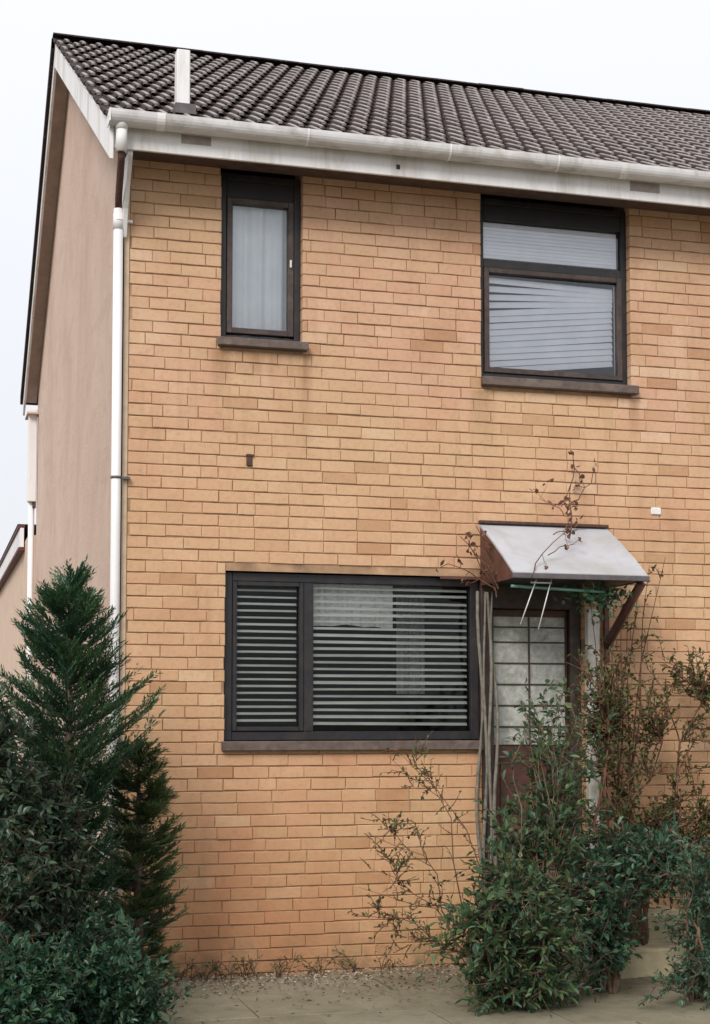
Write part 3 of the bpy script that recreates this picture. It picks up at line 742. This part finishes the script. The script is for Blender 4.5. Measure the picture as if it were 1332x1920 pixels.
# ------------------------------------------------------------------ building behind, in line with the gable
rb = tag(empty('rear_building', (0, 9, 0)), 'low peach rendered building behind the gable with white fascia and dark red edges', 'building')
def rbp(s_, nm, mt):
    o = s_.build(nm, mt); o.parent = rb; o.location = (0, -9, 0); return o
s = MB(); s.box(-.03, 4, 8.6, 16.5, -.1, 3.70); rbp(s, 'wall', simple('peach_render', (.56, .42, .33), .95, .1, 3, .3))
s = MB(); s.box(-.09, -.045, 9.25, 15.6, 3.63, 3.86); rbp(s, 'fascia', M['white'])
rd = simple('dark_red_trim', (.10, .022, .022), .6, .2, 10, .1)
s = MB(); s.box(-.11, -.035, 9.25, 15.6, 3.864, 3.90); rbp(s, 'trim', rd)
s = MB(); s.box(-.11, -.035, 9.25, 15.6, 3.59, 3.626); rbp(s, 'trim', rd)
s = MB(); s.quad((-.12, 9.25, 3.905), (4, 9.25, 3.905), (4, 15.7, 3.905), (-.12, 15.7, 3.905)); rbp(s, 'flat_roof', M['lead'])

# ------------------------------------------------------------------ plants
def rv(r_): 
    while True:
        v = Vector((r_.uniform(-1, 1), r_.uniform(-1, 1), r_.uniform(-1, 1)))
        if .05 < v.length < 1: return v
class Leaves:
    def __init__(s): s.P = []; s.D = []; s.N = []; s.L = []; s.W = []; s.V = []
    def add(s, p, d, n_, l_, w_, v_): s.P.append(tuple(p)); s.D.append(tuple(d)); s.N.append(tuple(n_)); s.L.append(l_); s.W.append(w_); s.V.append(v_)
    def mesh(s, name, narrow=False):
        P_ = np.array(s.P); D = np.array(s.D); D /= np.linalg.norm(D, axis=1)[:, None] + 1e-9
        N = np.array(s.N); Sd = np.cross(D, N); Sd /= np.linalg.norm(Sd, axis=1)[:, None] + 1e-9; N = np.cross(Sd, D)
        l_ = np.array(s.L)[:, None]; w_ = np.array(s.W)[:, None]; n_ = len(P_)
        if narrow:
            pts = [P_, P_ + D * l_ * .45 + Sd * w_ * .5, P_ + D * l_, P_ + D * l_ * .45 - Sd * w_ * .5]
            V_ = np.stack(pts, 1).reshape(-1, 3); b_ = np.arange(n_)[:, None] * 4; F_ = b_ + np.array([[0, 1, 2, 3]]); nf = 1; k_ = 4
            Fl = F_.tolist()
        else:
            mid = P_ + D * l_ * .5 - N * w_ * .12
            pts = [P_, P_ + D * l_ * .38 + Sd * w_ * .5 + N * w_ * .12, P_ + D * l_ * .75 + Sd * w_ * .32 + N * w_ * .06, P_ + D * l_ - N * w_ * .2,
                   P_ + D * l_ * .75 - Sd * w_ * .32 + N * w_ * .06, P_ + D * l_ * .38 - Sd * w_ * .5 + N * w_ * .12, mid]
            V_ = np.stack(pts, 1).reshape(-1, 3); b_ = np.arange(n_)[:, None] * 7
            a1 = (b_ + np.array([[0, 1, 2, 6]])); a2 = (b_ + np.array([[6, 2, 3, 4]])); a3 = (b_ + np.array([[0, 6, 4, 5]]))
            Fl = np.stack([a1, a2, a3], 1).reshape(-1, 4).tolist(); nf = 3
        me_ = bpy.data.meshes.new(name); me_.from_pydata(V_.tolist(), [], Fl); me_.update()
        me_.attributes.new('var', 'FLOAT', 'FACE').data.foreach_set('value', np.repeat(np.array(s.V), nf)); return me_
def curve(p0, p1, r_, n_=7, arch=.15, wob=.04):
    p0 = Vector(p0); p1 = Vector(p1); d = p1 - p0; L_ = d.length; mid = p0.lerp(p1, .45) + Vector((0, 0, arch * L_)) - Vector((d.x, d.y, 0)) * .25
    pts = []; ph = Vector((r_.uniform(0, 6), r_.uniform(0, 6), r_.uniform(0, 6)))
    for i in range(n_):
        t_ = i / (n_ - 1); q = p0 * (1 - t_) ** 2 + mid * 2 * t_ * (1 - t_) + p1 * t_ ** 2
        q += Vector((math.sin(ph.x + t_ * 7), math.sin(ph.y + t_ * 6), math.sin(ph.z + t_ * 8))) * wob * L_ * math.sin(math.pi * min(1, t_ * 1.1)) * .6
        pts.append(q)
    return pts
def plant(root, loc, tips, r_, bark, leafm, ll=(.03, .05), lw=.5, tw=(6, .16), lpt=6, rad=.012, start=.35, narrow=False, twr=.0022, zmin=.01, bias=0., stemname='stem', foliagename='foliage', arch=.15, wob=.04, cluster=None, ymax=-.02, sd=.6, nmain=None):
    """root empty at loc; every tip gets a limb from the base, every limb side twigs, every twig leaves"""
    s_ = MB(); lv = Leaves(); b_ = Vector(loc)
    mains = []
    for ti, tp in enumerate(tips):
        tp = Vector(tp); p0 = b_ + Vector((r_.uniform(-.06, .06), r_.uniform(-.06, .06), 0)); rd_ = rad; st0 = start
        if nmain and ti >= nmain:
            cand = [q for q in mains if q.z < tp.z + .05] or mains
            p0 = min(cand, key=lambda q: (q - tp).length + .15 * r_.random()); rd_ = rad * .32; st0 = .15
        pts = curve(p0, tp, r_, 8, arch, wob)
        if not nmain or ti < nmain: mains += pts[2:7] if nmain else []
        L_ = (tp - p0).length; rr = [rd_ * (1 - .82 * i / 7) for i in range(8)]
        for q in pts:
            if q.y > ymax: q.y = ymax
        s_.tube([q - b_ for q in pts], rr, 5, cap=False)
        for k_ in range(tw[0]):
            t_ = st0 + (1 - st0) * (k_ + r_.random()) / tw[0]; i = min(6, int(t_ * 7)); f_ = t_ * 7 - i; q = pts[i].lerp(pts[i + 1], f_)
            d = (pts[i + 1] - pts[i]).normalized(); dd = (d * .7 + rv(r_).normalized() * .9 + Vector((0, 0, .15))).normalized(); ln = tw[1] * r_.uniform(.5, 1.25)
            e_ = q + dd * ln
            if e_.z < zmin: e_.z = zmin + r_.random() * .03
            if e_.y > ymax: e_.y = ymax - r_.random() * .03
            m_ = q.lerp(e_, .5) + rv(r_) * ln * .12
            if m_.y > ymax: m_.y = ymax
            s_.tube([q - b_, m_ - b_, e_ - b_], [twr * 1.4, twr, twr * .6], 3, cap=False)
            cv = r_.random()
            for j in range(lpt):
                u = (j + r_.random()) / lpt; p = q.lerp(m_, u * 2) if u < .5 else m_.lerp(e_, u * 2 - 1)
                ld = (dd * .6 + rv(r_).normalized() * sd + Vector((0, 0, bias))).normalized()
                nn_ = (Vector((0, 0, 1)) + rv(r_) * .8).normalized(); l_ = r_.uniform(*ll)
                pe = p + ld * l_
                if pe.y > ymax: continue
                lv.add(p - b_, ld, nn_, l_, l_ * lw * r_.uniform(.8, 1.2), min(1, max(0, .35 * cv + .65 * r_.random())))
    o1 = s_.build(stemname, bark, root)
    me_ = lv.mesh('foliage', narrow); o2 = link(foliagename, me_, leafm, root); o2['kind'] = 'stuff'
    return len(lv.P)
def ell(r_, c_, rd_, n_, shell=.5):
    out_ = []
    while len(out_) < n_:
        v = rv(r_)
        if v.length < shell: continue
        u = v.normalized(); lump = .82 + .16 * math.sin(u.x * 5 + c_[0] * 7 + u.z * 3) + .13 * math.sin(u.z * 7 + u.y * 4 + c_[2] * 5)
        if r_.random() < .12: lump *= 1.28
        v = v * lump
        out_.append((c_[0] + v.x * rd_[0], c_[1] + v.y * rd_[1], max(.04, c_[2] + v.z * rd_[2])))
    return out_
tot = 0
# conifer against the gable: trunk with upswept sprays
def conifer(root, base, h, prof, r_, nb, leafm, ll=(.022, .042), wid=.22, up=.75, z0=.12, xlim=None, spray=16):
    b_ = Vector(base); s_ = MB(); s_.tube([(0, 0, 0), (.01, .01, h * .5), (0, 0, h * .97)], [.04, .026, .006], 8)
    tr = s_.build('trunk', M['bark'], root); lv = Leaves(); st_ = MB()
    for k_ in range(nb):
        t_ = z0 + (1 - z0) * ((k_ + r_.random()) / nb) ** .9; z = h * t_; az = r_.uniform(0, 2 * math.pi); R_ = prof(t_) * r_.uniform(.42, 1.2)
        z_s = max(.03, z - R_ * up * .7)
        d = Vector((math.cos(az), math.sin(az), 0)); p0 = Vector((0, 0, z_s)); p1 = d * R_ + Vector((0, 0, z + r_.uniform(-.03, .05))); pts = []
        for i in range(7):
            u = i / 6; q = p0.lerp(p1, u); q.z += -.10 * R_ * math.sin(math.pi * u) ; pts.append(q)
        if max(q.y for q in pts) + b_.y > -.06: continue
        st_.tube(pts, [.007 * (1 - .8 * i / 6) for i in range(7)], 4, cap=False)
        cv = r_.random()
        side = d.cross(Vector((0, 0, 1)))
        for j in range(spray):
            u = .25 + .75 * (j + r_.random()) / spray; i = min(5, int(u * 6)); q = pts[i].lerp(pts[i + 1], u * 6 - i); ax = (pts[i + 1] - pts[i]).normalized()
            sgn = 1 if j % 2 else -1; tl_ = (ax * 1. + side * sgn * r_.uniform(.3, .9) + Vector((0, 0, r_.uniform(.0, .6)))).normalized(); tlen = wid * (1.15 - u * .6) * r_.uniform(.5, 1.1) * .8
            pl = (Vector((0, 0, 1)) + rv(r_) * .7).normalized()
            nl = 9
            for m_ in range(nl):
                uu = (m_ + r_.random()) / nl; p = q + tl_ * tlen * uu; sd_ = tl_.cross(pl); ld = (tl_ * .9 + sd_ * (1 if m_ % 2 else -1) * .55 + rv(r_) * .25).normalized(); l_ = r_.uniform(*ll)
                lv.add(p, ld, pl, l_, l_ * .24, min(1, max(0, .45 * cv + .35 * r_.random() + .2 * uu)))
    st_.build('branch', M['twig_green'], root)
    o2 = link('foliage', lv.mesh('foliage', True), leafm, root); o2['kind'] = 'stuff'; return len(lv.P)
r_ = random.Random(3)
cf = tag(empty('conifer', (-.42, -1.05, 0)), 'tall feathery dark green conifer in front of the gable corner', 'conifer')
tot += conifer(cf, (-.42, -1.05, 0), 2.29, lambda t_: (.49 * min(1, (1.02 - t_) * 2.9) ** .95) * (1 if t_ > .60 else .46) * (1 if t_ < .86 else 1.35), r_, 400, M['leaf_conifer'], ll=(.024, .046), spray=18)
cy = tag(empty('conifer', (0, -.76, 0)), 'small lighter green conifer just right of the white downpipe foot', 'conifer')
tot += conifer(cy, (0, -.76, 0), 1.38, lambda t_: .20 * min(1, (1.05 - t_) * 4) ** .6, r_, 190, M['leaf_yellow'], ll=(.026, .05), wid=.18, up=.3, z0=.05)
lr = tag(empty('leafy_shrub', (-.95, -1.75, 0)), 'dense dark broadleaf shrub at the left edge beside the conifer', 'shrub')
tot += plant(lr, (-.95, -1.75, 0), ell(r_, (-.98, -1.75, 1.0), (.52, .40, 1.12), 430, .3), r_, M['bark'], M['leaf_laurel'], (.03, .055), .55, (8, .15), 8, .016, .3, nmain=16)
ld_ = tag(empty('leafy_shrub', (-.45, -1.55, 0)), 'dull green shrub under the conifer with small brownish leaves', 'shrub')
tot += plant(ld_, (-.45, -1.55, 0), ell(r_, (-.60, -1.5, .75), (.30, .28, .78), 270, .3), r_, M['bark'], M['leaf_laurel'], (.025, .045), .55, (7, .13), 8, .014, .3, nmain=12)
lw_ = tag(empty('low_shrub', (-.20, -1.75, 0)), 'low glossy green shrub at the foot of the tall conifer', 'shrub')
tot += plant(lw_, (-.20, -1.75, 0), ell(r_, (-.32, -1.72, .20), (.38, .3, .40), 220, .2), r_, M['bark'], M['leaf_low'], (.03, .05), .5, (8, .12), 9, .008, .3, nmain=12)
lq = tag(empty('low_shrub', (-.80, -2.2, 0)), 'low dark shrub filling the bottom left corner', 'shrub')
tot += plant(lq, (-.80, -2.2, 0), ell(r_, (-.78, -2.2, .22), (.42, .3, .42), 200, .2), r_, M['bark'], M['leaf_low'], (.03, .05), .5, (8, .12), 9, .008, .3, nmain=12)
# right hand shrubs
sa = tag(empty('bushy_shrub', (2.0, -1.35, 0)), 'tangled green shrub in front of the door post', 'shrub')
tot += plant(sa, (1.98, -1.5, 0), ell(r_, (1.95, -1.55, .38), (.42, .34, .52), 150, .15) + ell(r_, (2.25, -1.1, .90), (.42, .24, .46), 48, .1) + ell(r_, (2.42, -.95, 1.42), (.36, .15, .44), 34, .1), r_, M['bark'], M['leaf_bramble'], (.014, .07), .5, (7, .20), 6, .014, .3, nmain=26, arch=.3, wob=.08)
sa.location = (1.98, -1.5, 0)
sl = tag(empty('sprawling_bramble', (1.85, -1.1, 0)), 'thin brown bramble stems reaching left across the brick wall', 'bramble')
tips = [(1.20, -.9, .46), (1.28, -.95, .92), (1.30, -.95, .72), (1.42, -.9, 1.36), (1.50, -.8, 1.40), (1.22, -1.0, .62), (1.36, -.9, 1.0), (1.33, -.9, .38), (1.48, -.9, .62), (1.45, -.95, .98), (1.52, -.9, 1.18), (1.40, -.95, .30),
        (1.34, -.9, .50), (1.44, -.9, .42), (1.55, -.9, .75), (1.57, -.9, .95), (1.60, -.9, 1.28), (1.62, -.9, .55), (1.62, -.95, 1.40), (1.40, -.9, .80), (1.48, -.9, .25)]
tot += plant(sl, (1.95, -1.1, 0), tips, r_, M['bark_red'], M['leaf_thin'], (.018, .036), .5, (9, .11), 4, .006, .4, twr=.0028, arch=.25, wob=.1, nmain=6)
sl.location = (1.95, -1.1, 0)
sb = tag(empty('spreading_shrub', (2.62, -1.2, 0)), 'leafy shrub spreading flat over the concrete steps', 'shrub')
tot += plant(sb, (2.62, -1.2, 0), ell(r_, (2.9, -1.05, .72), (.66, .28, .20), 80, .1) + ell(r_, (2.45, -1.35, .38), (.28, .28, .46), 50, .1), r_, M['bark'], M['leaf_low'], (.016, .07), .55, (7, .18), 5, .014, .3, nmain=12, arch=.35, wob=.09)
sc_ = tag(empty('spreading_shrub', (3.0, -1.6, 0)), 'sparse dark shrub by the bin with bare lower stems', 'shrub')
tot += plant(sc_, (3.0, -1.6, 0), ell(r_, (3.05, -1.45, .55), (.26, .2, .42), 30, .2) + ell(r_, (2.9, -1.8, .12), (.35, .2, .16), 26, .2), r_, M['bark'], M['leaf_low'], (.022, .044), .52, (7, .12), 6, .012, .3, nmain=9, arch=.3, wob=.1)
sr = tag(empty('climbing_shrub', (3.05, -.55, 0)), 'open twiggy shrub against the brick wall right of the door', 'shrub')
tips = [(3.0, -.4, 1.7), (3.25, -.3, 1.2), (3.5, -.3, 1.65), (3.75, -.25, 1.45), (4.0, -.2, 1.9), (4.15, -.2, 1.25), (3.0, -.4, 1.2), (3.35, -.3, .95), (3.9, -.3, 1.0)]
tips += [(3.0 + r_.uniform(-.15, 1.25), r_.uniform(-.45, -.08), r_.uniform(.75, 2.05)) for _ in range(95)] + [(r_.uniform(2.75, 3.25), r_.uniform(-.5, -.25), r_.uniform(1.0, 2.0)) for _ in range(40)] + [(3.3 + r_.uniform(-.1, .9), r_.uniform(-.45, -.2), r_.uniform(.55, 1.0)) for _ in range(40)]
tot += plant(sr, (3.1, -.6, .0), tips, r_, M['bark_red'], M['leaf_thin'], (.02, .044), .55, (7, .13), 6, .018, .35, twr=.0032, wob=.12, nmain=9, arch=.1)
sr.location = (3.1, -.6, 0)
cl = tag(empty('climber', (2.36, -.18, 0)), 'woody climber with bare grey stems up the dark door post', 'climber')
s = MB()
for k in range(4):
    x = 2.30 + k * .035; pts = [(x + .018 * math.sin(z * 5 + k * 2) - 2.36, -.06 - .03 * math.sin(z * 4 + k) + .18, z) for z in [i * .16 for i in range(16)]]
    s.tube(pts, [.017 - .0007 * i for i in range(16)] if k % 2 else .011, 7)
s.build('trunk', M['bark_grey'], cl)
tips = [(2.12 + r_.uniform(-.1, .18), -.2 - r_.random() * .1, r_.uniform(2.42, 2.80)) for _ in range(5)] + [(2.60 + r_.uniform(-.05, .4), -.15 - r_.random() * .12, 2.88 + r_.uniform(-.02, .36)) for _ in range(4)]
plant(cl, (2.36, -.18, 1.9), [], r_, M['bark_red'], M['leaf_dry']) if False else None
s = MB(); lv = Leaves(); b_ = Vector((2.36, -.18, 0))
def twig(p0, p1, n_=3, rad=.006, lf=3, mlen=.13):
    pts = curve(p0, p1, r_, 7, .05, .07); s.tube([q - b_ for q in pts], [rad * (1 - .6 * i / 6) for i in range(7)], 5, cap=False)
    for k_ in range(n_):
        i = r_.randrange(3, 7); q = pts[i]; e_ = q + rv(r_).normalized() * mlen * r_.uniform(.5, 1); e_.y = min(e_.y, -.03)
        s.tube([q - b_, q.lerp(e_, .5) - b_ + rv(r_) * .012, e_ - b_], [rad * .5, rad * .4, rad * .25], 4, cap=False)
        for j in range(lf): lv.add(e_ - b_ + rv(r_) * .02, rv(r_), rv(r_), r_.uniform(.03, .055), r_.uniform(.018, .03), r_.random())
twig((2.36, -.22, 2.35), (2.12, -.20, 2.74), 4); twig((2.36, -.22, 2.38), (2.04, -.20, 2.56), 4); twig((2.36, -.25, 2.4), (2.20, -.28, 2.80), 4); twig((2.34, -.3, 2.4), (2.18, -.3, 2.62), 3)
twig((2.44, -.62, 2.44), (2.78, -.42, 2.78), 2, .005); twig((2.78, -.42, 2.72), (2.98, -.06, 3.24), 6, .007); twig((2.84, -.25, 2.9), (3.10, -.06, 3.14), 4, .006); twig((2.70, -.35, 2.75), (2.95, -.3, 2.80), 3, .004); twig((2.84, -.2, 2.9), (2.72, -.08, 3.02), 3, .004); twig((2.60, -.5, 2.6), (2.80, -.46, 2.68), 3, .004)
s.build('stem', M['bark_red'], cl); o = link('foliage', lv.mesh('foliage'), M['leaf_dry'], cl); o['kind'] = 'stuff'
lv2 = Leaves()
for _ in range(260):
    p = Vector((2.98 + r_.gauss(0, .10), -.42 + r_.gauss(0, .07), 2.36 + r_.gauss(0, .05)))
    if p.z > 2.43: continue
    lv2.add(p - b_, rv(r_), rv(r_), r_.uniform(.03, .06), r_.uniform(.018, .03), .4 + .6 * r_.random())
o = link('foliage', lv2.mesh('foliage'), M['leaf_low'], cl); o['kind'] = 'stuff'
cr_ = tag(empty('climber', (3.30, -.12, 0)), 'sparse climber twigs beside the right end of the canopy', 'climber')
tips = [(3.50, -.1, 2.60), (3.62, -.1, 2.66), (3.34, -.1, 2.30), (3.42, -.1, 2.45), (3.22, -.25, 2.34), (2.95, -.35, 2.36), (3.05, -.3, 2.30), (3.18, -.2, 1.9)]
plant(cr_, (3.22, -.12, .3), tips, r_, M['bark_red'], M['leaf_thin'], (.02, .045), .5, (5, .09), 5, .010, .72, twr=.003, wob=.03, arch=0.)
cr_.location = (3.22, -.12, .3)
# weeds along the foot of the wall
def weed(x, y, k_):
    e_ = tag(empty('weed', (x, y, 0)), group='weeds along the foot of the wall', cat='weed')
    tips_ = [(x + r_.uniform(-.13, .13), y + r_.uniform(-.12, .02), r_.uniform(.05, .15)) for _ in range(7)]
    plant(e_, (x, y, 0), tips_, r_, M['bark'], M['leaf_thin'] if k_ % 2 else M['leaf_yellow'], (.012, .026), .45, (3, .05), 3, .0035, .3, twr=.0018, ymax=-.012)
    return e_
wl = ['clump of dry weeds nearest the left conifer at the wall foot', 'small green weed tuft against the bricks right of the conifer', 'straggly weed at the wall foot under the window left end', 'brown twiggy weed under the middle of the ground floor window',
      'twiggy weed at the wall foot below the window mullion', 'thin dry weed on the paving under the wide window', 'weed sprig at the wall foot near the bramble', 'rightmost weed tuft before the tangled shrub']
for k, x in enumerate((.34, .46, .60, .78, .98, 1.18, 1.42, 1.66)):
    e_ = weed(x, -.10 - r_.random() * .1, k); e_['label'] = wl[k]
lt = Leaves()
for _ in range(2200):
    x = r_.uniform(-.3, 4.2); y = -.02 - abs(r_.gauss(0, .5)); 
    if y < -3: continue
    d = Vector((r_.uniform(-1, 1), r_.uniform(-1, 1), r_.uniform(-.1, .25)))
    lt.add((x, y, .006 + r_.random() * .006), d, Vector((0, 0, 1)) + rv(r_) * .5, r_.uniform(.012, .035), r_.uniform(.006, .016), r_.random())
o = link('leaf_litter', lt.mesh('leaf_litter'), M['leaf_dry']); tag(o, 'scattered dry leaves and bits on the paving along the wall', 'leaf litter', kind='stuff')
gs = MB()
for _ in range(1400):
    x = r_.uniform(-.4, 4.2); y = -.02 - abs(r_.gauss(0, .25)); q = r_.uniform(.003, .010); z = .004
    if r_.random() < .1: q *= 1.6
    p = [(x + q * math.cos(k * 1.57 + q * 900) * r_.uniform(.7, 1.2), y + q * math.sin(k * 1.57 + q * 900) * r_.uniform(.7, 1.2), z) for k in range(4)]; tp = (x, y, z + q * .8)
    for k in range(4): gs.quad(p[k], p[(k + 1) % 4], tp)
tag(gs.build('gravel', simple('gravel', (.36, .32, .25), .9, .4, 60, .2)), 'small pale stones and grit scattered along the foot of the wall', 'gravel', kind='stuff')
print('leaves', tot)
for m_ in bpy.data.meshes: pass
S.render.engine = 'CYCLES'
